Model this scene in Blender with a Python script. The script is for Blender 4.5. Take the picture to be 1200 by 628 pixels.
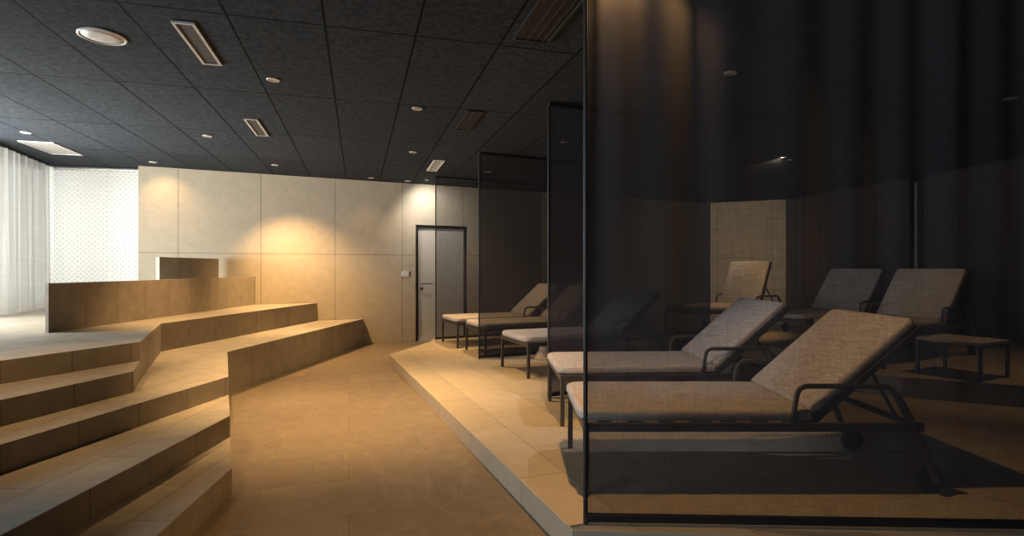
import bpy, bmesh, math, random
from mathutils import Vector, Matrix
random.seed(7)
C = bpy.context.scene.collection
SC = bpy.context.scene
for o in list(bpy.data.objects):
    bpy.data.objects.remove(o, do_unlink=True)

# ------------------------------------------------------------------ camera, world, exposure
EYE, CEIL, DAIS, UP = 1.25, 2.68, 0.128, 0.30
cam = bpy.data.cameras.new('camera')
cam.sensor_width = 36.0
cam.lens = 36.0 * 640 / 1200
cam.clip_start = 0.02
cam_o = bpy.data.objects.new('camera', cam)
C.objects.link(cam_o)
cam_o.location = (0, 0, EYE)
cam_o.rotation_euler = (math.pi / 2, 0, 0)
SC.camera = cam_o

w = bpy.data.worlds.new('world')
SC.world = w
w.use_nodes = True
bg = w.node_tree.nodes['Background']
bg.inputs[0].default_value = (1.0, 0.98, 0.95, 1)
bg.inputs[1].default_value = 0.85

SC.view_settings.view_transform = 'Standard'
SC.view_settings.look = 'None'
SC.view_settings.exposure = 0.45
SC.view_settings.gamma = 1.0
SC.view_settings.use_curve_mapping = False
SC.cycles.transparent_max_bounces = 32
SC.cycles.max_bounces = 8
SC.cycles.diffuse_bounces = 5
SC.cycles.sample_clamp_indirect = 4.0
SC.cycles.use_denoising = True

WARM = (1.0, 0.62, 0.27)
WARM2 = (1.0, 0.72, 0.42)
COOL = (0.72, 0.84, 1.0)


def area(name, loc, target, sx, sy, power, col):
    l = bpy.data.lights.new(name, 'AREA')
    l.shape = 'RECTANGLE'
    l.size, l.size_y, l.energy, l.color = sx, sy, power, col
    o = bpy.data.objects.new(name, l)
    C.objects.link(o)
    o.location = loc
    d = Vector(target) - Vector(loc)
    o.rotation_euler = d.to_track_quat('-Z', 'Y').to_euler()
    return o


# daylight through the glazing, with fill added from out-of-view openings
area('daylight_and_fill', (-7.3, 7.1, 1.75), (-2.0, 8.4, 1.6), 2.4, 1.9, .8, (1.0, 0.94, 0.86))
area('daylight_and_fill', (-5.95, 4.70, 1.35), (-3.6, 6.4, 3.5), 1.9, 1.3, 245, (1.0, 0.97, 0.94))  # fill added at an unseen uncurtained stretch to brighten deck, ceiling and wall
area('daylight_and_fill', (-6.1, 8.85, 1.75), (-5.6, 6.0, 1.5), 1.9, 2.0, 20, (1.0, 0.95, 0.92))
area('daylight_and_fill', (-5.55, -1.7, 1.8), (1.0, 2.4, 1.9), 2.5, 1.5, 180, (0.78, 0.87, 1.0))  # cool fill added out of view to bring out the front screen's folds


def spot(name, parent, loc, target, power, col, angle=75, blend=0.6, rad=0.03):
    l = bpy.data.lights.new(name, 'SPOT')
    l.energy, l.color = power, col
    l.spot_size, l.spot_blend, l.shadow_soft_size = math.radians(angle), blend, rad
    o = bpy.data.objects.new(name, l)
    C.objects.link(o)
    d = Vector(target) - Vector(loc)
    q = d.to_track_quat('-Z', 'Y')
    if parent:
        o.parent = parent
        o.location = Vector(loc) - Vector(parent.location)
    else:
        o.location = loc
    o.rotation_euler = q.to_euler()
    return o


# ------------------------------------------------------------------ materials
def nmat(name):
    m = bpy.data.materials.new(name)
    m.use_nodes = True
    nt = m.node_tree
    b = nt.nodes['Principled BSDF']
    return m, nt, b


def node(nt, kind, **kw):
    n = nt.nodes.new(kind)
    for k, v in kw.items():
        if k.startswith('i_'):
            n.inputs[k[2:].replace('_', ' ')].default_value = v
        else:
            setattr(n, k, v)
    return n


def ramp(nt, fac, c0, c1, p0=0.0, p1=1.0):
    r = nt.nodes.new('ShaderNodeValToRGB')
    r.color_ramp.elements[0].color = (*c0, 1)
    r.color_ramp.elements[1].color = (*c1, 1)
    r.color_ramp.elements[0].position = p0
    r.color_ramp.elements[1].position = p1
    nt.links.new(fac, r.inputs[0])
    return r.outputs[0]


def plain(name, col, rough=0.5, metal=0.0, var=0.12, scale=18, emit=0, ecol=None):
    m, nt, b = nmat(name)
    tc = node(nt, 'ShaderNodeTexCoord')
    nz = node(nt, 'ShaderNodeTexNoise', i_Scale=scale, i_Detail=4.0)
    nt.links.new(tc.outputs['Object'], nz.inputs['Vector'])
    nt.links.new(ramp(nt, nz.outputs[0], tuple(c * (1 - var) for c in col), tuple(min(1, c * (1 + var)) for c in col), .3, .7), b.inputs['Base Color'])
    b.inputs['Roughness'].default_value = rough
    b.inputs['Metallic'].default_value = metal
    if emit:
        b.inputs['Emission Color'].default_value = (*(ecol or col), 1)
        b.inputs['Emission Strength'].default_value = emit
    return m


def tile(name, col, bw, rh, mortar=0.004, dark=0.55, rough=0.55, var=0.10, offset=0.5, vein=0.0, bump=0.15, shift=(0, 0, 0), spec=0.4, mott=0.16, nscale=9.0):
    """stone tiles laid on the UV map, which is in metres"""
    m, nt, b = nmat(name)
    uv = node(nt, 'ShaderNodeUVMap')
    mp = node(nt, 'ShaderNodeMapping')
    mp.inputs['Location'].default_value = shift
    nt.links.new(uv.outputs[0], mp.inputs[0])
    br = node(nt, 'ShaderNodeTexBrick', offset=offset, squash=1.0)
    br.inputs['Scale'].default_value = 1.0
    br.inputs['Brick Width'].default_value = bw
    br.inputs['Row Height'].default_value = rh
    br.inputs['Mortar Size'].default_value = mortar
    br.inputs['Mortar Smooth'].default_value = 0.2
    br.inputs['Color1'].default_value = (*[c * (1 - var) for c in col], 1)
    br.inputs['Color2'].default_value = (*[min(1, c * (1 + var)) for c in col], 1)
    br.inputs['Mortar'].default_value = (*[c * dark for c in col], 1)
    nt.links.new(mp.outputs[0], br.inputs['Vector'])
    tc = node(nt, 'ShaderNodeTexCoord')
    nz = node(nt, 'ShaderNodeTexNoise', i_Scale=nscale, i_Detail=7.0, i_Roughness=0.65)
    nt.links.new(tc.outputs['Object'], nz.inputs['Vector'])
    mx = node(nt, 'ShaderNodeMixRGB', blend_type='MULTIPLY')
    mx.inputs[0].default_value = 1.0
    nt.links.new(br.outputs['Color'], mx.inputs[1])
    nt.links.new(ramp(nt, nz.outputs[0], (1 - mott, 1 - mott, 1 - mott), (1 + mott * .6,) * 3, .32, .68), mx.inputs[2])
    out = mx.outputs[0]
    if vein:
        wv = node(nt, 'ShaderNodeTexNoise', i_Scale=2.6, i_Detail=3.0, i_Distortion=1.2)
        mp2 = node(nt, 'ShaderNodeMapping')
        mp2.inputs['Scale'].default_value = (1.0, 0.45, 1)
        mp2.inputs['Rotation'].default_value = (0, 0, 0.5)
        nt.links.new(tc.outputs['Object'], mp2.inputs[0])
        nt.links.new(mp2.outputs[0], wv.inputs['Vector'])
        r = nt.nodes.new('ShaderNodeValToRGB')
        r.color_ramp.elements[0].position, r.color_ramp.elements[0].color = .488, (0, 0, 0, 1)
        r.color_ramp.elements[1].position, r.color_ramp.elements[1].color = .512, (0, 0, 0, 1)
        e = r.color_ramp.elements.new(.5)
        e.color = (vein, vein, vein, 1)
        nt.links.new(wv.outputs[0], r.inputs[0])
        m2 = node(nt, 'ShaderNodeMixRGB', blend_type='MIX')
        nt.links.new(r.outputs[0], m2.inputs[0])
        nt.links.new(out, m2.inputs[1])
        m2.inputs[2].default_value = (min(1, col[0] * 2), min(1, col[1] * 2), min(1, col[2] * 2), 1)
        out = m2.outputs[0]
    nt.links.new(out, b.inputs['Base Color'])
    b.inputs['Roughness'].default_value = rough
    b.inputs['Specular IOR Level'].default_value = spec
    bp = node(nt, 'ShaderNodeBump', i_Strength=bump, i_Distance=0.01)
    iv = node(nt, 'ShaderNodeMath', operation='SUBTRACT')
    iv.inputs[0].default_value = 1.0
    nt.links.new(br.outputs['Fac'], iv.inputs[1])
    nt.links.new(iv.outputs[0], bp.inputs['Height'])
    nt.links.new(bp.outputs[0], b.inputs['Normal'])
    return m


def weave(name, col, var=0.22):
    m, nt, b = nmat(name)
    tc = node(nt, 'ShaderNodeTexCoord')
    outs = []
    for s in ((130, 9, 40), (9, 130, 40)):
        mp = node(nt, 'ShaderNodeMapping')
        mp.inputs['Scale'].default_value = s
        nz = node(nt, 'ShaderNodeTexNoise', i_Scale=1.0, i_Detail=2.0)
        nt.links.new(tc.outputs['Object'], mp.inputs[0])
        nt.links.new(mp.outputs[0], nz.inputs['Vector'])
        outs.append(nz.outputs[0])
    ad = node(nt, 'ShaderNodeMath', operation='ADD')
    nt.links.new(outs[0], ad.inputs[0])
    nt.links.new(outs[1], ad.inputs[1])
    hf = node(nt, 'ShaderNodeMath', operation='MULTIPLY')
    hf.inputs[1].default_value = 0.5
    nt.links.new(ad.outputs[0], hf.inputs[0])
    nt.links.new(ramp(nt, hf.outputs[0], tuple(c * (1 - var) for c in col), tuple(min(1, c * (1 + var)) for c in col), .36, .64), b.inputs['Base Color'])
    b.inputs['Roughness'].default_value = 0.95
    b.inputs['Specular IOR Level'].default_value = 0.1
    bp = node(nt, 'ShaderNodeBump', i_Strength=0.25, i_Distance=0.003)
    nt.links.new(hf.outputs[0], bp.inputs['Height'])
    nt.links.new(bp.outputs[0], b.inputs['Normal'])
    return m


def sheer(name, col, opacity, transl=0.0, var=0.1, scale=(60, 60, 3), rough_spec=0.0):
    """open-weave cloth: part of the light goes straight through between the threads"""
    m, nt, b = nmat(name)
    nt.nodes.remove(b)
    out = nt.nodes['Material Output']
    tr = node(nt, 'ShaderNodeBsdfTransparent')
    df = node(nt, 'ShaderNodeBsdfDiffuse')
    df.inputs[0].default_value = (*col, 1)
    sh = df.outputs[0]
    if transl:
        tl = node(nt, 'ShaderNodeBsdfTranslucent')
        tl.inputs[0].default_value = (*col, 1)
        ms = node(nt, 'ShaderNodeMixShader')
        ms.inputs[0].default_value = transl
        nt.links.new(df.outputs[0], ms.inputs[1])
        nt.links.new(tl.outputs[0], ms.inputs[2])
        sh = ms.outputs[0]
    if rough_spec:
        gl = node(nt, 'ShaderNodeBsdfGlossy')
        gl.inputs['Color'].default_value = (0.8, 0.8, 0.8, 1)
        gl.inputs['Roughness'].default_value = 0.42
        ms = node(nt, 'ShaderNodeMixShader')
        ms.inputs[0].default_value = rough_spec
        nt.links.new(sh, ms.inputs[1])
        nt.links.new(gl.outputs[0], ms.inputs[2])
        sh = ms.outputs[0]
    tc = node(nt, 'ShaderNodeTexCoord')
    res = None
    for s in (scale, (scale[2], scale[2], scale[0])):
        mp = node(nt, 'ShaderNodeMapping')
        mp.inputs['Scale'].default_value = s
        nz = node(nt, 'ShaderNodeTexNoise', i_Scale=1.0, i_Detail=2.0)
        nt.links.new(tc.outputs['Object'], mp.inputs[0])
        nt.links.new(mp.outputs[0], nz.inputs['Vector'])
        mr = node(nt, 'ShaderNodeMapRange')
        mr.inputs['From Min'].default_value, mr.inputs['From Max'].default_value = .3, .7
        mr.inputs['To Min'].default_value, mr.inputs['To Max'].default_value = -var, var
        nt.links.new(nz.outputs[0], mr.inputs[0])
        if res is None:
            res = mr.outputs[0]
        else:
            a = node(nt, 'ShaderNodeMath', operation='ADD')
            nt.links.new(res, a.inputs[0])
            nt.links.new(mr.outputs[0], a.inputs[1])
            res = a.outputs[0]
    a = node(nt, 'ShaderNodeMath', operation='ADD', use_clamp=True)
    a.inputs[1].default_value = opacity
    nt.links.new(res, a.inputs[0])
    mx = node(nt, 'ShaderNodeMixShader')
    nt.links.new(a.outputs[0], mx.inputs[0])
    nt.links.new(tr.outputs[0], mx.inputs[1])
    nt.links.new(sh, mx.inputs[2])
    nt.links.new(mx.outputs[0], out.inputs[0])
    return m


def dotted(name):
    """white blind punched with a diagonal grid of small holes (UV in metres)"""
    m, nt, b = nmat(name)
    nt.nodes.remove(b)
    out = nt.nodes['Material Output']
    uv = node(nt, 'ShaderNodeUVMap')
    mp = node(nt, 'ShaderNodeMapping')
    mp.inputs['Rotation'].default_value = (0, 0, math.pi / 4)
    mp.inputs['Scale'].default_value = (20, 20, 20)
    nt.links.new(uv.outputs[0], mp.inputs[0])
    fr = node(nt, 'ShaderNodeVectorMath', operation='FRACTION')
    nt.links.new(mp.outputs[0], fr.inputs[0])
    sb = node(nt, 'ShaderNodeVectorMath', operation='SUBTRACT')
    sb.inputs[1].default_value = (.5, .5, 0)
    nt.links.new(fr.outputs[0], sb.inputs[0])
    ln = node(nt, 'ShaderNodeVectorMath', operation='LENGTH')
    nt.links.new(sb.outputs[0], ln.inputs[0])
    lt = node(nt, 'ShaderNodeMath', operation='LESS_THAN')
    lt.inputs[1].default_value = 0.20
    nt.links.new(ln.outputs['Value'], lt.inputs[0])
    df = node(nt, 'ShaderNodeBsdfDiffuse')
    df.inputs[0].default_value = (.86, .84, .80, 1)
    tl = node(nt, 'ShaderNodeBsdfTranslucent')
    tl.inputs[0].default_value = (.9, .88, .84, 1)
    ms = node(nt, 'ShaderNodeMixShader')
    ms.inputs[0].default_value = 0.6
    nt.links.new(df.outputs[0], ms.inputs[1])
    nt.links.new(tl.outputs[0], ms.inputs[2])
    tr = node(nt, 'ShaderNodeBsdfTransparent')
    mx = node(nt, 'ShaderNodeMixShader')
    nt.links.new(lt.outputs[0], mx.inputs[0])
    nt.links.new(ms.outputs[0], mx.inputs[1])
    nt.links.new(tr.outputs[0], mx.inputs[2])
    nt.links.new(mx.outputs[0], out.inputs[0])
    return m


def glass_mat():
    m, nt, b = nmat('window_glass')
    nt.nodes.remove(b)
    out = nt.nodes['Material Output']
    tr = node(nt, 'ShaderNodeBsdfTransparent')
    tr.inputs[0].default_value = (.93, .96, .95, 1)
    gl = node(nt, 'ShaderNodeBsdfGlossy')
    gl.inputs['Roughness'].default_value = 0.02
    mx = node(nt, 'ShaderNodeMixShader')
    mx.inputs[0].default_value = 0.05
    nt.links.new(tr.outputs[0], mx.inputs[1])
    nt.links.new(gl.outputs[0], mx.inputs[2])
    nt.links.new(mx.outputs[0], out.inputs[0])
    return m


STONE = (0.43, 0.37, 0.29)
M = {}
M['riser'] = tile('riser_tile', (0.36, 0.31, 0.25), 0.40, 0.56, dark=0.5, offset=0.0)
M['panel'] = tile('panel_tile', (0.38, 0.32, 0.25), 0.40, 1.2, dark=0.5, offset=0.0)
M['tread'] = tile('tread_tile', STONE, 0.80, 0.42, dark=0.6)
M['dais'] = tile('dais_tile', (0.47, 0.385, 0.265), 0.90, 0.45, dark=0.55, mortar=0.003, mott=0.09)
M['dais_side'] = tile('dais_side_tile', (0.47, 0.39, 0.28), 0.90, 0.56, dark=0.55, offset=0.0, mott=0.09)
M['floor'] = tile('floor_tile', (0.225, 0.172, 0.118), 0.95, 0.48, dark=0.7, mortar=0.003, vein=0.2, rough=0.42)
M['wall'] = tile('wall_panel', (0.52, 0.445, 0.335), 1.08, 1.47, dark=0.45, mortar=0.005, offset=0.0, rough=0.7, var=0.03, shift=(0.60, 0.003, 0), mott=0.09)
M['ceiling'] = tile('ceiling_felt', (0.036, 0.042, 0.050), 1.45, 0.53, dark=0.15, mortar=0.008, offset=0.0, rough=0.95, var=0.10, bump=0.4, shift=(-3.40, 0.188, 0), spec=0.1, mott=0.5, nscale=26.0)
M['plaster'] = plain('dark_plaster', (0.10, 0.09, 0.085), 0.9)
M['frame'] = plain('frame_metal', (0.075, 0.068, 0.064), 0.45, 0.4)
M['cushion'] = weave('cushion_cloth', (0.50, 0.45, 0.41))
M['cushion_plain'] = plain('table_stone', (0.45, 0.40, 0.35), 0.6)
M['rubber'] = plain('wheel_rubber', (0.02, 0.02, 0.02), 0.8)
for k, T in (('mesh_open', .30), ('mesh_dimmed', .13), ('mesh_mid', .20), ('mesh_light', .45)):  # middle screens' lower transmission puts the dimmer light behind them into the cloth
    M[k] = sheer(k, (0.060, 0.058, 0.066), 1 - math.sqrt(T), transl=.25, var=0.025, scale=(160, 160, 8))
M['rail'] = plain('screen_rail', (0.012, 0.012, 0.014), 0.5)
M['voile'] = sheer('voile', (0.74, 0.72, 0.69), 0.74, transl=0.62, var=0.03, scale=(25, 25, 1))
M['drape'] = sheer('dark_drape', (0.085, 0.068, 0.062), 0.97, var=0.02)
M['blind'] = dotted('perforated_blind')
M['glass'] = glass_mat()
M['alu'] = plain('pale_aluminium', (0.55, 0.54, 0.52), 0.45, 0.3)
M['alu_dark'] = plain('dark_aluminium', (0.022, 0.022, 0.022), 0.5, 0.3)
M['vent_core'] = plain('vent_core', (0.05, 0.048, 0.042), 0.8)
M['vent_pale'] = plain('pale_vent', (0.28, 0.26, 0.24), 0.6)
M['white'] = plain('white_plastic', (0.72, 0.71, 0.68), 0.5, var=0.03)
M['door'] = plain('door_paint', (0.60, 0.56, 0.48), 0.5, var=0.03)
M['steel'] = plain('steel', (0.30, 0.29, 0.28), 0.3, 0.9)
M['bulb'] = plain('lamp_lens', (0.9, 0.85, 0.75), 0.4, emit=1.2, ecol=(1, .85, .6))
M['bulb_dim'] = plain('lamp_reflector', (0.55, 0.52, 0.46), 0.35, 0.6)
M['stump'] = plain('pale_wood', (0.45, 0.34, 0.22), 0.6)
M['facade'] = plain('facade_render', (0.80, 0.78, 0.74), 0.9)
M['facade_window'] = plain('facade_window', (0.75, 0.80, 0.85), 0.2)
M['ground'] = plain('paving', (0.45, 0.45, 0.44), 0.9)


# ------------------------------------------------------------------ mesh helpers
def link(name, bm, mats, parent=None, smooth=False):
    me = bpy.data.meshes.new(name)
    bm.normal_update()
    if smooth:
        for f in bm.faces:
            f.smooth = True
    bm.to_mesh(me)
    bm.free()
    for m in (mats if isinstance(mats, (list, tuple)) else [mats]):
        me.materials.append(m)
    o = bpy.data.objects.new(name, me)
    C.objects.link(o)
    if parent:
        o.parent = parent
    return o


def tag(o, label=None, cat=None, group=None, kind=None):
    if label: o['label'] = label
    if cat: o['category'] = cat
    if group: o['group'] = group
    if kind: o['kind'] = kind
    return o


def thing(name, loc, label, cat, group=None, rz=0.0):
    o = bpy.data.objects.new(name, None)
    C.objects.link(o)
    o.location = loc
    o.rotation_euler = (0, 0, rz)
    o.empty_display_size = 0.1
    return tag(o, label, cat, group)


def box(bm, lo, hi, mat=None, bev=0.0, seg=2):
    t = bmesh.new()
    bmesh.ops.create_cube(t, size=1.0)
    c = [(a + b) / 2 for a, b in zip(lo, hi)]
    s = [abs(b - a) for a, b in zip(lo, hi)]
    for v in t.verts:
        v.co = Vector((c[0] + v.co.x * s[0], c[1] + v.co.y * s[1], c[2] + v.co.z * s[2]))
    if bev:
        bmesh.ops.bevel(t, geom=t.edges[:], offset=bev, segments=seg, profile=0.5, affect='EDGES')
    merge(bm, t, mat)


def merge(bm, t, mat=None):
    if mat is not None:
        bmesh.ops.transform(t, matrix=mat, verts=t.verts)
    me = bpy.data.meshes.new('tmp')
    t.to_mesh(me)
    t.free()
    bm.from_mesh(me)
    bpy.data.meshes.remove(me)


def slab(bm, x0, x1, hw, z0, z1, r0, r1, bev, mat=None):
    """cushion: plan rounded by r0 at the x0 end and r1 at the x1 end, soft edges, slightly domed"""
    out = []
    for cx, cy, r, a0 in ((x0 + r0, -hw + r0, r0, 180), (x1 - r1, -hw + r1, r1, 270), (x1 - r1, hw - r1, r1, 0), (x0 + r0, hw - r0, r0, 90)):
        for k in range(6):
            a = math.radians(a0 + 90 * k / 5)
            out.append((cx + r * math.cos(a), cy + r * math.sin(a)))
    rings = []
    n = 5
    h = z1 - z0
    prof = [(bev * (1 - math.sin(k / n * math.pi / 2)), z0 + bev * (1 - math.cos(k / n * math.pi / 2))) for k in range(n + 1)]
    prof += [(bev * (1 - math.cos(k / n * math.pi / 2)), z1 - bev * (1 - math.sin(k / n * math.pi / 2))) for k in range(n + 1)]
    mx, my = (x0 + x1) / 2, 0
    t = bmesh.new()
    for ins, z in prof:
        ring = []
        for x, y in out:
            sx = 1 - ins / ((x1 - x0) / 2)
            sy = 1 - ins / hw
            ring.append(t.verts.new((mx + (x - mx) * sx, y * sy, z)))
        rings.append(ring)
    m = len(out)
    for a, b in zip(rings, rings[1:]):
        for j in range(m):
            t.faces.new((a[j], a[(j + 1) % m], b[(j + 1) % m], b[j]))
    t.faces.new(list(reversed(rings[0])))
    last = rings[-1]
    for f in (.8, .5, .2):
        ring = [t.verts.new((mx + (v.co.x - mx) * (1 - (1 - f) * .5), v.co.y * f, z1 + .004 * (1 - f))) for v in rings[-1]]
        for j in range(m):
            t.faces.new((last[j], last[(j + 1) % m], ring[(j + 1) % m], ring[j]))
        last = ring
    t.faces.new(last)
    merge(bm, t, mat)


def tube(bm, pts, r, seg=8, square=False):
    pts = [Vector(p) for p in pts]
    rings = []
    up0 = Vector((0, 1, 0))
    for i, p in enumerate(pts):
        if i == 0: d = pts[1] - p
        elif i == len(pts) - 1: d = p - pts[i - 1]
        else: d = (pts[i + 1] - p).normalized() + (p - pts[i - 1]).normalized()
        d.normalize()
        u = up0 - d * up0.dot(d)
        if u.length < 1e-3:
            u = Vector((1, 0, 0)) - d * d.x
        u.normalize()
        v = d.cross(u)
        k = 1.0
        if 0 < i < len(pts) - 1:
            k = 1 / max(0.5, d.dot((p - pts[i - 1]).normalized()))
        n = 4 if square else seg
        ring = []
        for j in range(n):
            a = 2 * math.pi * (j + (0.5 if square else 0)) / n
            rr = r * (1.41421 if square else 1)
            ring.append(bm.verts.new(p + u * math.cos(a) * rr + v * math.sin(a) * rr * k))
        rings.append(ring)
    for a, b in zip(rings, rings[1:]):
        n = len(a)
        for j in range(n):
            bm.faces.new((a[j], a[(j + 1) % n], b[(j + 1) % n], b[j]))
    bm.faces.new(list(reversed(rings[0])))
    bm.faces.new(rings[-1])


def bend(pts, rad=0.05, n=4):
    """round the corners of a polyline"""
    pts = [Vector(p) for p in pts]
    out = [pts[0]]
    for a, p, b in zip(pts, pts[1:], pts[2:]):
        da, db = (a - p), (b - p)
        r = min(rad, da.length * .45, db.length * .45)
        s, e = p + da.normalized() * r, p + db.normalized() * r
        for i in range(n + 1):
            t = i / n
            out.append(s * (1 - t) ** 2 + p * 2 * t * (1 - t) + e * t * t)
    out.append(pts[-1])
    return out


def lathe(bm, prof, seg=24, center=(0, 0, 0)):
    cx, cy, cz = center
    rings = []
    for r, z in prof:
        if r < 1e-5:
            rings.append([bm.verts.new((cx, cy, cz + z))])
        else:
            rings.append([bm.verts.new((cx + r * math.cos(2 * math.pi * j / seg), cy + r * math.sin(2 * math.pi * j / seg), cz + z)) for j in range(seg)])
    for a, b in zip(rings, rings[1:]):
        for j in range(seg):
            q = [a[j % len(a)], a[(j + 1) % len(a)], b[(j + 1) % len(b)], b[j % len(b)]]
            q2 = []
            for v in q:
                if v not in q2: q2.append(v)
            if len(q2) > 2:
                bm.faces.new(q2)
    bmesh.ops.recalc_face_normals(bm, faces=bm.faces[:])


def prism(name, pts, z0, z1, m_side, m_top, parent=None, rot=0.0, bev=0.004, u0=0.0):
    """extruded floor-plan polygon with UVs in metres: sides along their run, top in plan"""
    area2 = sum(a[0] * b[1] - b[0] * a[1] for a, b in zip(pts, pts[1:] + pts[:1]))
    if area2 < 0:
        pts = list(reversed(pts))
    bm = bmesh.new()
    uvl = bm.loops.layers.uv.new('UVMap')
    lo = [bm.verts.new((x, y, z0)) for x, y in pts]
    hi = [bm.verts.new((x, y, z1)) for x, y in pts]
    n = len(pts)
    top = bm.faces.new(hi)
    bot = bm.faces.new(list(reversed(lo)))
    c, s = math.cos(rot), math.sin(rot)
    for f in (top, bot):
        f.material_index = 1
        for l in f.loops:
            x, y = l.vert.co.x, l.vert.co.y
            l[uvl].uv = (x * c + y * s, -x * s + y * c)
    for i in range(n):
        j = (i + 1) % n
        f = bm.faces.new((lo[i], lo[j], hi[j], hi[i]))
        L = (Vector(pts[j]) - Vector(pts[i])).length
        f.loops[0][uvl].uv = (u0, 0.003)
        f.loops[1][uvl].uv = (u0 + L, 0.003)
        f.loops[2][uvl].uv = (u0 + L, 0.003 + z1 - z0)
        f.loops[3][uvl].uv = (u0, 0.003 + z1 - z0)
    if bev:
        eds = [e for e in bm.edges if all(abs(v.co.z - z1) < 1e-6 for v in e.verts)]
        bmesh.ops.bevel(bm, geom=eds, offset=bev, segments=2, profile=0.5, affect='EDGES')
    return link(name, bm, [m_side, m_top], parent)


def wall_strip(name, a, b, z0, z1, th, mat, holes=(), parent=None, kind='structure', u0=0.0):
    """upright slab from a to b (plan), thickness away on the left of a->b; holes = (u0,u1,z0,z1)"""
    a, b = Vector((*a, 0)), Vector((*b, 0))
    d = (b - a)
    L = d.length
    d.normalize()
    nrm = Vector((-d.y, d.x, 0)) * th
    us = sorted({0, L, *[h[0] for h in holes], *[h[1] for h in holes]})
    zs = sorted({z0, z1, *[h[2] for h in holes], *[h[3] for h in holes]})
    bm = bmesh.new()
    uvl = bm.loops.layers.uv.new('UVMap')
    for i in range(len(us) - 1):
        for j in range(len(zs) - 1):
            um, zm = (us[i] + us[i + 1]) / 2, (zs[j] + zs[j + 1]) / 2
            if any(h[0] < um < h[1] and h[2] < zm < h[3] for h in holes):
                continue
            P = lambda u, z, k: a + d * u + nrm * k + Vector((0, 0, z))
            c = [P(u, z, k) for k in (0, 1) for (u, z) in ((us[i], zs[j]), (us[i + 1], zs[j]), (us[i + 1], zs[j + 1]), (us[i], zs[j + 1]))]
            vs = [bm.verts.new(p) for p in c]
            for q in ((0, 1, 2, 3), (7, 6, 5, 4), (1, 5, 6, 2), (4, 0, 3, 7), (3, 2, 6, 7), (4, 5, 1, 0)):
                f = bm.faces.new([vs[k] for k in q])
                for l in f.loops:
                    r = l.vert.co - a
                    l[uvl].uv = (u0 + Vector((r.x, r.y, 0)).dot(d), l.vert.co.z)
    bmesh.ops.remove_doubles(bm, verts=bm.verts[:], dist=1e-5)
    # drop internal faces
    seen = {}
    for f in bm.faces[:]:
        k = tuple(sorted(v.index for v in f.verts)) if False else frozenset(f.verts)
        seen.setdefault(k, []).append(f)
    bmesh.ops.delete(bm, geom=[f for fs in seen.values() if len(fs) > 1 for f in fs], context='FACES_ONLY')
    o = link(name, bm, mat, parent)
    if kind and not parent:
        o['kind'] = kind
    return o


def frame3(a, b):
    """matrix: local x along a->b, z up, origin at a"""
    d = Vector((b[0] - a[0], b[1] - a[1], 0)).normalized()
    return Matrix(((d.x, -d.y, 0, a[0]), (d.y, d.x, 0, a[1]), (0, 0, 1, 0), (0, 0, 0, 1)))


def pleats(L, z0, z1, waves, amp, nz=6, step=10, jitter=0.35, th=0.0):
    """hanging cloth in local coords: x along the rail, y folds, z up"""
    bm = bmesh.new()
    xs = []
    n = int(waves * step)
    ph, phs = 0.0, []
    for i in range(n + 1):
        phs.append(ph)
        ph += 2 * math.pi / step * (1 + jitter * math.sin(i * 0.37) * math.sin(i * 0.113 + 1))
    tot = phs[-1]
    rows = []
    for k in range(nz + 1):
        t = k / nz
        z = z0 + (z1 - z0) * t
        row = []
        for i in range(n + 1):
            x = L * i / n
            a = amp * (0.75 + 0.35 * math.sin(i * 0.21)) * (1.1 - 0.45 * t)
            row.append(bm.verts.new((x, a * math.sin(phs[i] + 0.12 * math.sin(3 * t + i * .05)), z)))
        rows.append(row)
    for r0, r1 in zip(rows, rows[1:]):
        for i in range(n):
            bm.faces.new((r0[i], r0[i + 1], r1[i + 1], r1[i]))
    if th:
        bmesh.ops.solidify(bm, geom=bm.faces[:], thickness=th)
    return bm


def wallY(x):
    return 10.05 + 0.46 * x


# ------------------------------------------------------------------ room shell
XL, XR, YB = -5.25, 6.9, -3.1
floor = prism('floor', [(-7.4, YB), (XR + .2, YB), (XR + .2, 12.6), (-7.4, 12.6)], -0.12, 0.0, M['floor'], M['floor'], rot=0.29, bev=0)
floor['kind'] = 'structure'
bm = bmesh.new()
uvl = bm.loops.layers.uv.new('UVMap')
q = [(-6.95, YB, CEIL), (-6.95, 7.9, CEIL), (-5.0, 8.3, CEIL), (4.2, 12.4, CEIL), (XR + .2, 12.4, CEIL), (XR + .2, YB, CEIL)]
lo = [bm.verts.new(p) for p in q]
hi = [bm.verts.new((p[0], p[1], CEIL + .12)) for p in q]
fs = [bm.faces.new(lo), bm.faces.new(list(reversed(hi)))]
for i in range(6):
    fs.append(bm.faces.new((lo[i], hi[i], hi[(i + 1) % 6], lo[(i + 1) % 6])))
for f in fs:
    for l in f.loops:
        x, y = l.vert.co.x, l.vert.co.y
        l[uvl].uv = (-.271 * x + .963 * y, .963 * x + .271 * y)
ceiling = link('ceiling', bm, M['ceiling'])
ceiling['kind'] = 'structure'

# back wall in pale stone-textured panels, door opening included
WA, WB = (-5.23, wallY(-5.23)), (4.35, wallY(4.35))
wd = Vector((WB[0] - WA[0], WB[1] - WA[1])).normalized()
dx0, dx1 = -1.64, -0.79
ud0, ud1 = (dx0 - WA[0]) / wd.x, (dx1 - WA[0]) / wd.x
wall_strip('wall_back', WA, WB, 0, CEIL, 0.16, M['wall'], holes=[(ud0, ud1, 0, 1.985)])
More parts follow.
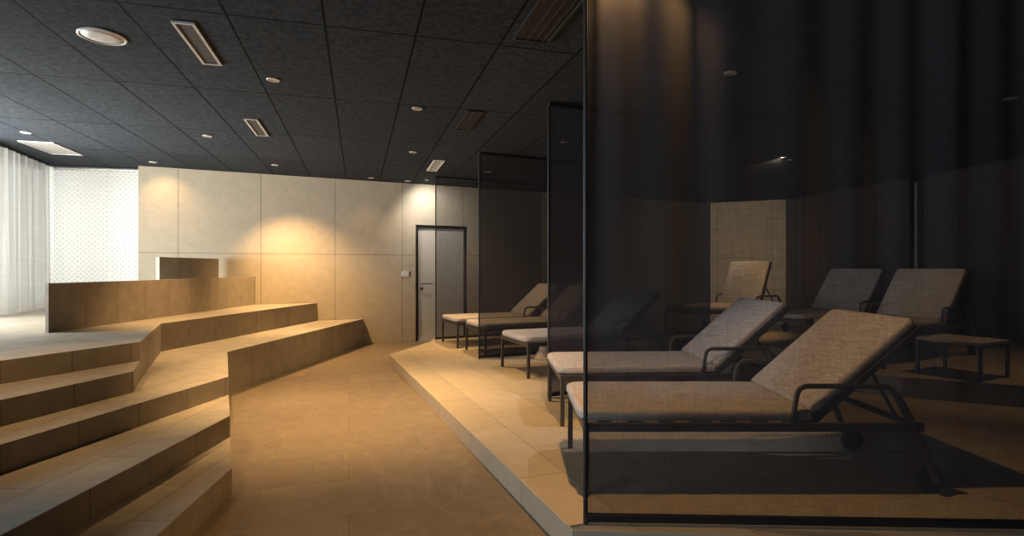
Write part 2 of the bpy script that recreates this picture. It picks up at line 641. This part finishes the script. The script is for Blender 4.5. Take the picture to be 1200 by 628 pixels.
# the back wall's cut-off corner, the right wall and the walls behind the viewer
wall_strip('wall_right', WB, (5.75, wallY(4.35) - .72), 0, CEIL, 0.16, M['wall'], u0=.3)
wall_strip('wall_east', (5.75, wallY(4.35) - .72), (XR, 8.0), 0, CEIL, 0.16, M['plaster'])
wall_strip('wall_side', (XR, 8.0), (XR, YB), 0, CEIL, 0.16, M['plaster'])
wall_strip('wall_front', (XR, YB), (XL, YB), 0, CEIL, 0.16, M['plaster'])
wall_strip('wall_left', (XL, YB), (XL, 3.7), 0, CEIL, 0.16, M['plaster'], holes=[(.1, 2.7, .9, 2.55)])


def window(name, a, b, z0, z1, panes):
    """glazed wall: a metal frame with mullions and a sheet of glass per field"""
    L = (Vector(b) - Vector(a)).length
    mt = frame3(a, b)
    fr = bmesh.new()
    t = .05
    box(fr, (0, 0, z0), (L, .06, z0 + t), mt)
    box(fr, (0, 0, z1 - t), (L, .06, z1), mt)
    for i in range(panes + 1):
        x = (L - t) * i / panes
        box(fr, (x, 0, z0 + t), (x + t, .06, z1 - t), mt)
    o = link(name, fr, M['alu'])
    o['kind'] = 'structure'
    for i in range(panes):
        g = bmesh.new()
        x0, x1 = (L - t) * i / panes + t, (L - t) * (i + 1) / panes
        box(g, (x0, .025, z0 + t), (x1, .035, z1 - t), mt)
        link('pane', g, M['glass'], o)
    return o


window('window_1', (-6.62, 7.72), (-5.1, 8.06), 0.70, CEIL, 2)
window('window_2', (-5.33, 3.8), (-6.75, 7.75), 0.70, CEIL, 4)
window('window_added', (XL - .05, YB + .1), (XL - .05, YB + 2.7), 0.9, 2.55, 3)  # unseen window added to carry the cool fill on the front screen

# ------------------------------------------------------------------ outside: neighbouring house and paving
pv = prism('paving', [(-30, 9.5), (-2, 12.8), (-2, 40), (-40, 40), (-40, -6), (-8, -6)], -0.25, -0.15, M['ground'], M['ground'], bev=0)
pv['kind'] = 'structure'
fb = thing('neighbouring_building', (-13.0, 17.0, -0.15), 'pale building outside, behind the perforated white blind', 'building')
bm = bmesh.new()
box(bm, (-4.5, 0, 0), (2.6, 5, 7.5))
link('wall', bm, M['facade'], fb)
for zz in (0.9, 3.4):
    for xx in (-3.6, -1.6, 0.4):
        bm = bmesh.new()
        box(bm, (xx, -.05, zz), (xx + 1.1, .02, zz + 1.5), bev=.01)
        link('window', bm, M['facade_window'], fb)

# ------------------------------------------------------------------ stepped seating on the left
H = 0.14
SEAT = thing('stepped_seating', (0, 0, 0), 'broad beige tiled steps and benches rising along the left side', 'stepped seating')


def wl(x):
    return (x, wallY(x) - 0.012)


NY = -0.8
near_l = [(-5.83, 5.415), (-5.22, 3.75), (-5.22, NY)]
t1 = [(-1.14, NY), (-1.556, 3.036), (-2.17, 4.18), (-2.82, 5.415)] + near_l
t2 = [(-1.86, NY), (-1.853, 3.59), (-2.17, 4.18), (-2.82, 5.415)] + near_l
t3 = [(-2.90, NY), (-2.405, 2.566), (-2.17, 4.18), (-2.82, 5.415)] + near_l
t4 = [(-3.40, NY), (-2.674, 2.853), (-2.53, 3.65), (-2.77, 4.07), (-3.036, 3.238), (-4.35, NY)]
t5 = [(-4.35, NY), (-3.036, 3.238), (-2.77, 4.07), (-3.48, 5.415)] + near_l
for t, za, zb in ((t1, 0, H), (t2, H, 2 * H), (t3, 2 * H, 3 * H), (t4, 3 * H, 4 * H), (t5, 3 * H, 5 * H)):
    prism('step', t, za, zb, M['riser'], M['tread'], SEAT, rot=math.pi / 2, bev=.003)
far_l = [wl(-5.2), (-5.3, 7.6), (-6.60, 7.6), (-6.60, 7.55), (-5.83, 5.415)]
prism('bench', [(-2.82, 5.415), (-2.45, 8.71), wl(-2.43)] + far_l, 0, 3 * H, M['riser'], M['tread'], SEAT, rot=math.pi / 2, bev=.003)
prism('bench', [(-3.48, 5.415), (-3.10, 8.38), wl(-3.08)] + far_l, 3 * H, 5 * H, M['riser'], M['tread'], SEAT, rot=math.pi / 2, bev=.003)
# upright backrest panels of the top bench
prism('backrest_panel', [(-3.955, 4.63), (-3.93, 4.63), (-3.875, 8.25), (-3.90, 8.24)], 5 * H, 8 * H, M['panel'], M['panel'], SEAT, bev=.003)
prism('backrest_panel', [(-4.345, 6.66), (-4.30, 6.66), (-4.27, 7.95), (-4.315, 7.95)], 5 * H, 1.385, M['panel'], M['panel'], SEAT, bev=.003)

# ------------------------------------------------------------------ lounger platforms
plat = [(-1.59, 7.08), (0.26, 2.34), (1.07, 2.287), (3.0, 2.16), (6.85, 1.9), (6.85, 7.9), (5.6, 11.2), (4.36, 11.95),
        (0.6, wallY(.6) - .02), (0.52, 9.55), (-1.26, 8.66), (-1.24, 8.35)]
PL = prism('lounger_platform', plat, 0, DAIS, M['dais_side'], M['dais'], rot=1.94)
tag(PL, 'low beige tiled platform beside the aisle, carrying the front loungers and screens', 'platform')
up = [(2.16, 5.62), (3.4, 4.75), (4.13, 4.4), (6.8, 3.2), (6.8, 7.9), (5.58, 11.1), (4.36, 11.9), (2.4, 11.05), (2.1, 7.2)]
PU = prism('raised_platform', up, DAIS, UP, M['riser'], M['dais'], rot=.6)
tag(PU, 'tiled upper step behind the front loungers, carrying the rear loungers', 'platform')

# ------------------------------------------------------------------ door in the back wall
DR = bpy.data.objects.new('door_1', None)
C.objects.link(DR)
DR.location = (dx0, wallY(dx0), 0)
DR.rotation_euler = (0, 0, math.atan2(wd.y, wd.x))
DR['kind'] = 'structure'
dw = ud1 - ud0
bm = bmesh.new()
box(bm, (.004, .02, .0), (.05, .12, 1.98))
box(bm, (dw - .05, .02, .0), (dw - .004, .12, 1.98))
box(bm, (.05, .02, 1.935), (dw - .05, .12, 1.98))
link('door_frame', bm, M['alu_dark'], DR)
bm = bmesh.new()
box(bm, (.055, .05, .012), (dw - .055, .09, 1.93), bev=.003)
link('door_leaf', bm, M['door'], DR)
bm = bmesh.new()
tube(bm, bend([(.12, .05, .98), (.12, -.01, .98), (.27, -.01, .98)], .02), .010)
lathe(bm, [(0, 0), (.025, 0), (.025, .01), (0, .01)], 16)
for v in bm.verts[-50:]:
    pass
link('door_handle', bm, M['steel'], DR)
bm = bmesh.new()
box(bm, (.095, .044, .87), (.145, .05, .92), bev=.003)
link('lock_plate', bm, M['steel'], DR)
bm = bmesh.new()
box(bm, (.05, -.02, .0), (dw - .05, .12, .010))
link('threshold', bm, M['alu'], DR)

sw = thing('switch_plate', (-1.80, wallY(-1.80), 1.15), 'small white switch plate on the wall left of the door', 'light switch', rz=math.atan2(wd.y, wd.x))
bm = bmesh.new()
box(bm, (-.07, -.012, -.045), (.055, -.001, .045), bev=.003)
link('plate', bm, M['white'], sw)
bm = bmesh.new()
box(bm, (-.055, -.017, -.03), (-.005, -.012, .03), bev=.002)
link('rocker', bm, M['white'], sw)
bm = bmesh.new()
box(bm, (.06, -.012, -.045), (.085, -.001, .045), bev=.003)
link('key_switch', bm, M['steel'], sw)

# ------------------------------------------------------------------ blind and curtains
a, b = (-6.47, 7.576), (-5.10, 7.876)
L = (Vector(b) - Vector(a)).length
bl = thing('roller_blind', (a[0], a[1], 0), 'bright white blind punched with a diagonal grid of dots, beside the pale wall', 'blind', rz=math.atan2(b[1] - a[1], b[0] - a[0]))
bm = bmesh.new()
uvl = bm.loops.layers.uv.new('UVMap')
vs = [bm.verts.new(p) for p in ((0, 0, .74), (L, 0, .74), (L, 0, 2.62), (0, 0, 2.62))]
f = bm.faces.new(vs)
for l in f.loops:
    l[uvl].uv = (l.vert.co.x, l.vert.co.z)
link('blind_cloth', bm, M['blind'], bl)
bm = bmesh.new()
tube(bm, [(0, .02, 2.645), (L, .02, 2.645)], .028, 12)
link('roller', bm, M['alu'], bl)
bm = bmesh.new()
box(bm, (0, -.008, .715), (L, .008, .745), bev=.003)
link('bottom_bar', bm, M['alu'], bl)


def curtain(name, pts, z0, z1, waves_per_m, amp, mat, label, cat, group=None, rail=None, th=0.0):
    a, b = pts
    L = (Vector(b) - Vector(a)).length
    t = thing(name, (a[0], a[1], z0), label, cat, group, rz=math.atan2(b[1] - a[1], b[0] - a[0]))
    bm = pleats(L, 0.012, z1 - z0 - .03, L * waves_per_m, amp, th=th)
    link('cloth', bm, mat, t, smooth=True)
    bm = bmesh.new()
    box(bm, (0, -.02, z1 - z0 - .03), (L, .02, z1 - z0 - .001))
    link('curtain_rail', bm, rail or M['alu_dark'], t)
    return t


curtain('voile_curtain', ((-6.37, 7.50), (-5.72, 5.86)), 5 * H, CEIL, 6.0, .045, M['voile'], 'white sheer floor-length curtain hanging along the left window', 'curtain')
curtain('dark_curtain', ((5.62, 11.22), (6.28, 8.62)), UP, CEIL, 5.0, .05, M['drape'], 'dark brown pleated curtain right of the pale wall, far behind the loungers', 'curtain', 'dark curtains at the far right')
curtain('dark_curtain', ((6.34, 8.40), (6.72, 4.6)), UP, CEIL, 5.0, .05, M['drape'], 'dark brown pleated curtain at the right, nearer than the light slit between the curtains', 'curtain', 'dark curtains at the far right')
bm = bmesh.new()
box(bm, (6.285, 8.50, UP), (6.315, 8.53, 2.58), bev=.003)  # added pale strip standing in for the lit edge between the curtains
tr = link('trim_lit_edge', bm, M['alu'])
tr['kind'] = 'structure'


# ------------------------------------------------------------------ mesh screens between the loungers
def screen(a, slope, length, label, folds, cloth='mesh_open'):
    ang = math.atan(slope)
    t = thing('mesh_screen', (a[0], a[1], DAIS), label, 'screen', 'dark mesh screens between the loungers', rz=ang)
    hgt = CEIL - DAIS
    n = int(length * 60)
    bm = bmesh.new()
    nz = 8
    sheets = []
    for off in (-.001, .001):
        rows = []
        for k in range(nz + 1):
            z = .045 + (hgt - .075) * k / nz
            row = []
            for i in range(n + 1):
                x = .008 + (length - .016) * i / n
                y = off + folds * (k / nz) ** .8 * (math.sin(x * 27.0 + 1.4 * math.sin(x * 4.3)) * .45 + math.sin(x * 12 + 2 * math.sin(x * 3)) * .4)
                row.append(bm.verts.new((x, y, z)))
            rows.append(row)
        sheets.append(rows)
        for r0, r1 in zip(rows, rows[1:]):
            for i in range(n):
                f = [r0[i], r0[i + 1], r1[i + 1], r1[i]]
                bm.faces.new(f if off < 0 else f[::-1])
    link('mesh_cloth', bm, M[cloth], t, smooth=True)
    bm = bmesh.new()
    box(bm, (0, -.014, .012), (length, .014, .045), bev=.003)
    link('bottom_rail', bm, M['rail'], t)
    bm = bmesh.new()
    box(bm, (0, -.018, hgt - .030), (length, .018, hgt - .001), bev=.003)
    link('top_rail', bm, M['rail'], t)
    for x in (0, length):
        bm = bmesh.new()
        tube(bm, [(x, 0, .0), (x, 0, hgt - .03)], .010, 8)
        link('edge_post', bm, M['rail'], t)
    return t


screen((.322, 2.395), -.035, 1.92, 'large dark mesh screen in the foreground, standing in front of every lounger', .055)
screen((.315, 4.71), .48, 1.86, 'dark mesh screen standing behind the second lounger from the front', .015, 'mesh_dimmed')
screen((-.405, 6.72), .49, 1.86, 'dark mesh screen between the third and fourth loungers from the front', .015, 'mesh_mid')
screen((-1.185, 8.50), .49, 1.86, 'dark mesh screen farthest back, half covering the pale door', .015, 'mesh_light')

# ------------------------------------------------------------------ sun loungers
HW = 0.36


def make_lounger(name, label, group, ang):
    t = thing(name, (0, 0, 0), label, 'lounger', group)
    bm = bmesh.new()
    for s in (-1, 1):
        box(bm, (-.016, s * HW - .013, .318), (1.66, s * HW + .013, .361), bev=.004)
    box(bm, (-.016, -HW + .013, .318), (.012, HW - .013, .361), bev=.004)
    for x in (.62, 1.12, 1.62):
        tube(bm, [(x, -HW + .015, .345), (x, HW - .015, .345)], .013, square=True)
    for k in range(7):
        box(bm, (.06 + k * .155, -HW + .015, .352), (.13 + k * .155, HW - .015, .360))
    link('frame', bm, M['frame'], t)
    for s in (-1, 1):
        bm = bmesh.new()
        tube(bm, [(-.002, s * HW, .0), (-.0, s * HW, .318)], .014, square=True)
        link('leg', bm, M['frame'], t)
    for s in (-1, 1):
        bm = bmesh.new()
        tube(bm, [(1.525, s * HW, .505), (1.62, s * HW, .33), (1.73, s * HW, .065)], .019, 8)
        link('leg', bm, M['frame'], t)
        bm = bmesh.new()
        tube(bm, bend([(.99, s * HW, .345), (1.02, s * HW, .39), (1.045, s * HW, .54), (1.49, s * HW, .54), (1.53, s * HW, .495)], .05, 5), .013, 8)
        link('armrest', bm, M['frame'], t)
        bm = bmesh.new()
        lathe(bm, [(0, -.02), (.045, -.02), (.062, -.016), (.065, -.008), (.065, .008), (.062, .016), (.045, .02), (0, .02)], 24)
        bmesh.ops.transform(bm, matrix=Matrix.Translation((1.73, s * (HW - .045), .065)) @ Matrix.Rotation(math.pi / 2, 4, 'X'), verts=bm.verts)
        link('wheel', bm, M['rubber'], t, smooth=True)
    # seat cushion with a slightly domed top
    bm = bmesh.new()
    slab(bm, -.035, 1.125, .352, .362, .420, .085, .02, .022)
    seat = link('seat_cushion', bm, M['cushion'], t, smooth=True)
    R = Matrix.Translation((1.125, 0, .385)) @ Matrix.Rotation(-ang, 4, 'Y')
    bm = bmesh.new()
    slab(bm, .012, .70, .340, -.005, .047, .02, .03, .02, R)
    link('back_cushion', bm, M['cushion'], t, smooth=True)
    bm = bmesh.new()
    for s in (-1, 1):
        tube(bm, [R @ Vector((-.01, s * .335, -.022)), R @ Vector((.70, s * .335, -.022))], .014, square=True)
    for x in (.02, .35, .69):
        tube(bm, [R @ Vector((x, -.325, -.022)), R @ Vector((x, .325, -.022))], .011, square=True)
    link('back_frame', bm, M['frame'], t)
    bm = bmesh.new()
    for s in (-1, 1):
        tube(bm, [R @ Vector((.40, s * .27, -.03)), Vector((1.60, s * .27, .345))], .010, 8)
    tube(bm, [(1.60, -.285, .345), (1.60, .285, .345)], .010, 8)
    link('support_strut', bm, M['frame'], t)
    return t


def copy_thing(src, label):
    r = src.copy()
    C.objects.link(r)
    r['label'] = label
    for ch in src.children:
        c = ch.copy()
        C.objects.link(c)
        c.parent = r
    return r


def put(o, x, y, z, deg):
    o.location = (x, y, z)
    o.rotation_euler = (0, 0, math.radians(deg))


G1, G2 = 'sun loungers along the front of the platform', 'sun loungers on the upper level behind'
lounger = make_lounger('sun_lounger', 'reclined sun lounger nearest the viewer, large behind the foreground screen', G1, math.radians(41))
put(lounger, .365, 3.05, DAIS, 0)
for lab, x, y, d in (
    ('grey sun lounger second from the front, directly behind the nearest one', .34, 4.24, 3.0),
    ('pale cushioned lounger, third from the front, with no screen before its foot end', .03, 5.88, 22.5),
    ('sun lounger fourth from the front, its foot just past the middle screen edge', -.475, 7.17, 24.0),
    ('farthest sun lounger of the front row, beside the screen by the door', -.905, 7.98, 24.0)):
    put(copy_thing(lounger, lab), x, y, DAIS, d)
r1 = make_lounger('sun_lounger', 'rear lounger with raised back at the right, behind the nearest lounger', G2, math.radians(50))
put(r1, 3.33, 5.45, UP, 27)
r2 = copy_thing(r1, 'rear lounger in the middle of the back row, mostly hidden by the nearest backrest')
put(r2, 3.16, 6.50, UP, 27)
r3 = make_lounger('sun_lounger', 'rear lounger with upright back lit warm before the pale wall', G2, math.radians(70))
put(r3, 2.42, 7.70, UP, 27)

tb = thing('side_table', (4.0, 4.86, UP), 'low square side table in front of the right rear lounger', 'table', rz=math.radians(27))
bm = bmesh.new()
box(bm, (-.25, -.25, .30), (.25, .25, .325), bev=.004)
link('table_top', bm, M['cushion_plain'], tb)
bm = bmesh.new()
for q in ((-.235, -.235), (.235, -.235)):
    box(bm, (-.235, q[0] - .01, .275), (.235, q[0] + .01, .30))
link('apron', bm, M['frame'], tb)
for sx in (-1, 1):
    for sy in (-1, 1):
        bm = bmesh.new()
        box(bm, (sx * .235 - .012, sy * .235 - .012, 0), (sx * .235 + .012, sy * .235 + .012, .275))
        link('leg', bm, M['frame'], tb)

# low pale stool behind the third lounger
st = thing('stool', (.40, 6.74, DAIS), 'low pale stool with flared foot under the third lounger', 'stool')
bm = bmesh.new()
lathe(bm, [(0, 0), (.135, 0), (.13, .02), (.075, .10), (.06, .16), (.075, .21), (0, .21)], 24)
link('pedestal', bm, M['stump'], st, smooth=True)
bm = bmesh.new()
lathe(bm, [(0, .21), (.14, .21), (.145, .22), (.145, .24), (.14, .25), (0, .25)], 28)
link('top', bm, M['stump'], st)


# ------------------------------------------------------------------ ceiling fittings
def vent(px, label, wdt, length, core, frame, slats=0, group='ceiling air vents'):
    x, y = px
    t = thing('ceiling_vent', (x, y, CEIL), label, 'ceiling vent', group, rz=math.atan2(.963, -.271) - math.pi / 2)
    bm = bmesh.new()
    b_ = .018
    hw, hl = wdt / 2, length / 2
    box(bm, (-hw, -hl, -.014), (-hw + b_, hl, -.001), bev=.002)
    box(bm, (hw - b_, -hl, -.014), (hw, hl, -.001), bev=.002)
    box(bm, (-hw + b_, -hl, -.014), (hw - b_, -hl + b_, -.001), bev=.002)
    box(bm, (-hw + b_, hl - b_, -.014), (hw - b_, hl, -.001), bev=.002)
    link('vent_frame', bm, frame, t)
    bm = bmesh.new()
    box(bm, (-hw + b_, -hl + b_, -.006), (hw - b_, hl - b_, -.001))
    link('backing', bm, core, t)
    for k in range(slats):
        bm = bmesh.new()
        x0 = -hw + b_ + (wdt - 2 * b_) * (k + .5) / slats
        box(bm, (x0 - .003, -hl + b_, -.012), (x0 + .003, hl - b_, -.006))
        link('slat', bm, frame, t)
    return t


vent((-2.0, 3.49), 'long dark vent in a pale frame, nearest and beside the round speaker', .125, .68, M['vent_core'], M['alu'])
vent((-2.59, 5.545), 'small dark vent in a pale frame, above the middle of the benches', .125, .68, M['vent_core'], M['alu'])
vent((-.42, 5.29), 'black slotted ceiling vent in front of the middle screens', .15, .70, M['rail'], M['alu_dark'], 3)
vent((.215, 3.08), 'large black ceiling vent beside the top of the foreground screen', .24, .72, M['rail'], M['alu_dark'], 4)
vent((-5.47, 6.5), 'wide pale ceiling vent next to the white curtain', .34, .72, M['vent_pale'], M['alu'])
vent((-1.07, 7.62), 'pale slatted ceiling vent close to the door and farthest screen', .15, .80, M['vent_pale'], M['white'], 3)

sp = thing('ceiling_speaker', (-2.523, 3.364, CEIL), 'round pale ceiling speaker grille at the upper left', 'speaker')
bm = bmesh.new()
lathe(bm, [(.115, -.001), (.128, -.001), (.128, -.010), (.118, -.014), (.112, -.010)], 40)
link('ring', bm, M['white'], sp, smooth=True)
bm = bmesh.new()
lathe(bm, [(0, -.012), (.06, -.011), (.112, -.007), (.112, -.001), (0, -.001)], 40)
link('grille', bm, M['alu'], sp, smooth=True)


def downlight(x, y, label, power=0, col=WARM, target=None, angle=80, blend=.7, lit=False, r=.048, cat='ceiling light', rad=.03):
    t = thing('downlight', (x, y, CEIL), label, cat, 'recessed ceiling downlights')
    bm = bmesh.new()
    lathe(bm, [(r * .72, -.001), (r, -.001), (r, -.006), (r * .92, -.010), (r * .72, -.004)], 24)
    link('trim_ring', bm, M['alu'], t, smooth=True)
    bm = bmesh.new()
    lathe(bm, [(0, -.003), (r * .72, -.003), (r * .72, -.001), (0, -.001)], 24)
    link('lens', bm, M['bulb'] if lit else M['bulb_dim'], t)
    if power:
        spot('lamp_light', t, (x, y, CEIL - .02), target or (x, y, 0), power, col, angle, blend, rad)
    return t


downlight(-1.81, 4.14, 'small downlight above the aisle, nearest of the aisle row', 385, WARM, (-1.55, 4.65, 0), 75, .95)
downlight(-.848, 4.89, 'downlight over the platform edge, in front of the second screen', 115, WARM, (-.45, 4.7, 0), 66)
downlight(-1.22, 6.73, 'small downlight over the far corner of the platform', 130, WARM, (-1.15, 6.6, 0), 94)
downlight(-3.29, 5.9, 'downlight above the bench front, left of the aisle', 200, WARM, (-3.0, 6.0, 0), 80)
downlight(-4.84, 7.36, 'downlight casting a warm cone on the wall beside the blind', 15, WARM, (-4.90, 7.79, 2.15), 84, 1.0)
downlight(-3.28, 7.56, 'downlight by the back wall above the far bench end', 315, WARM, (-3.05, 8.2, 0.2), 94, 1.0)
downlight(-2.23, 8.65, 'downlight close to the back wall at the aisle end', 5, WARM, (-2.2, 8.7, 0), 85, .8)
downlight(-1.71, 8.95, 'downlight close to the back wall beside the door', 10, WARM2, (-1.7, 8.9, 0), 85, .8)
downlight(-5.12, 5.75, 'downlight beside the white curtain and the wide pale vent')
downlight(-2.75, 2.75, 'unseen downlight added to light the near steps, out in front of the round speaker', 70, WARM, (-2.5, 3.4, 0), 64, .9)  # out-of-view lamp added to brighten the lower treads
downlight(3.49, 7.04, 'larger of two glowing downlights seen through the foreground screen', 300, WARM2, (4.2, 11.9, 1.1), 70, .9, lit=True)
downlight(3.66, 7.2, 'smaller of two glowing downlights seen through the foreground screen', 140, WARM, (2.9, 8.2, .3), 60, lit=True, r=.03)
downlight(.5, 2.47, 'downlight close behind the foreground screen, over the foot of the nearest lounger', 125, (1.0, 0.57, 0.21), (.75, 2.75, 0), 104, .5)
downlight(1.6, 4.0, 'cool lamp added in place of daylight over the second lounger, behind the foreground screen', 50, (0.80, 0.84, 1.0), (.9, 4.1, 0), 66, .6)  # added lamp standing in for cool daylight on this lounger
downlight(4.2, 4.6, 'downlight over the right rear lounger, hidden behind the foreground screen', 34, WARM, (4.2, 5.4, .3), 80, .6)
downlight(-.35, 8.1, 'downlight over the farthest lounger, hidden behind the screens', 130, WARM, (.1, 8.3, 0), 85, .6)
downlight(.6, 6.2, 'downlight over the third lounger, hidden behind the screens', 40, (.95, .88, .85), (.3, 6.0, 0), 70, .6)
downlight(-1.38, 8.85, 'bright white wall washer between the door and the farthest screen', 36, (1, .96, .9), (-1.36, 9.4, 2.1), 120, 1.0, lit=True, r=.03)
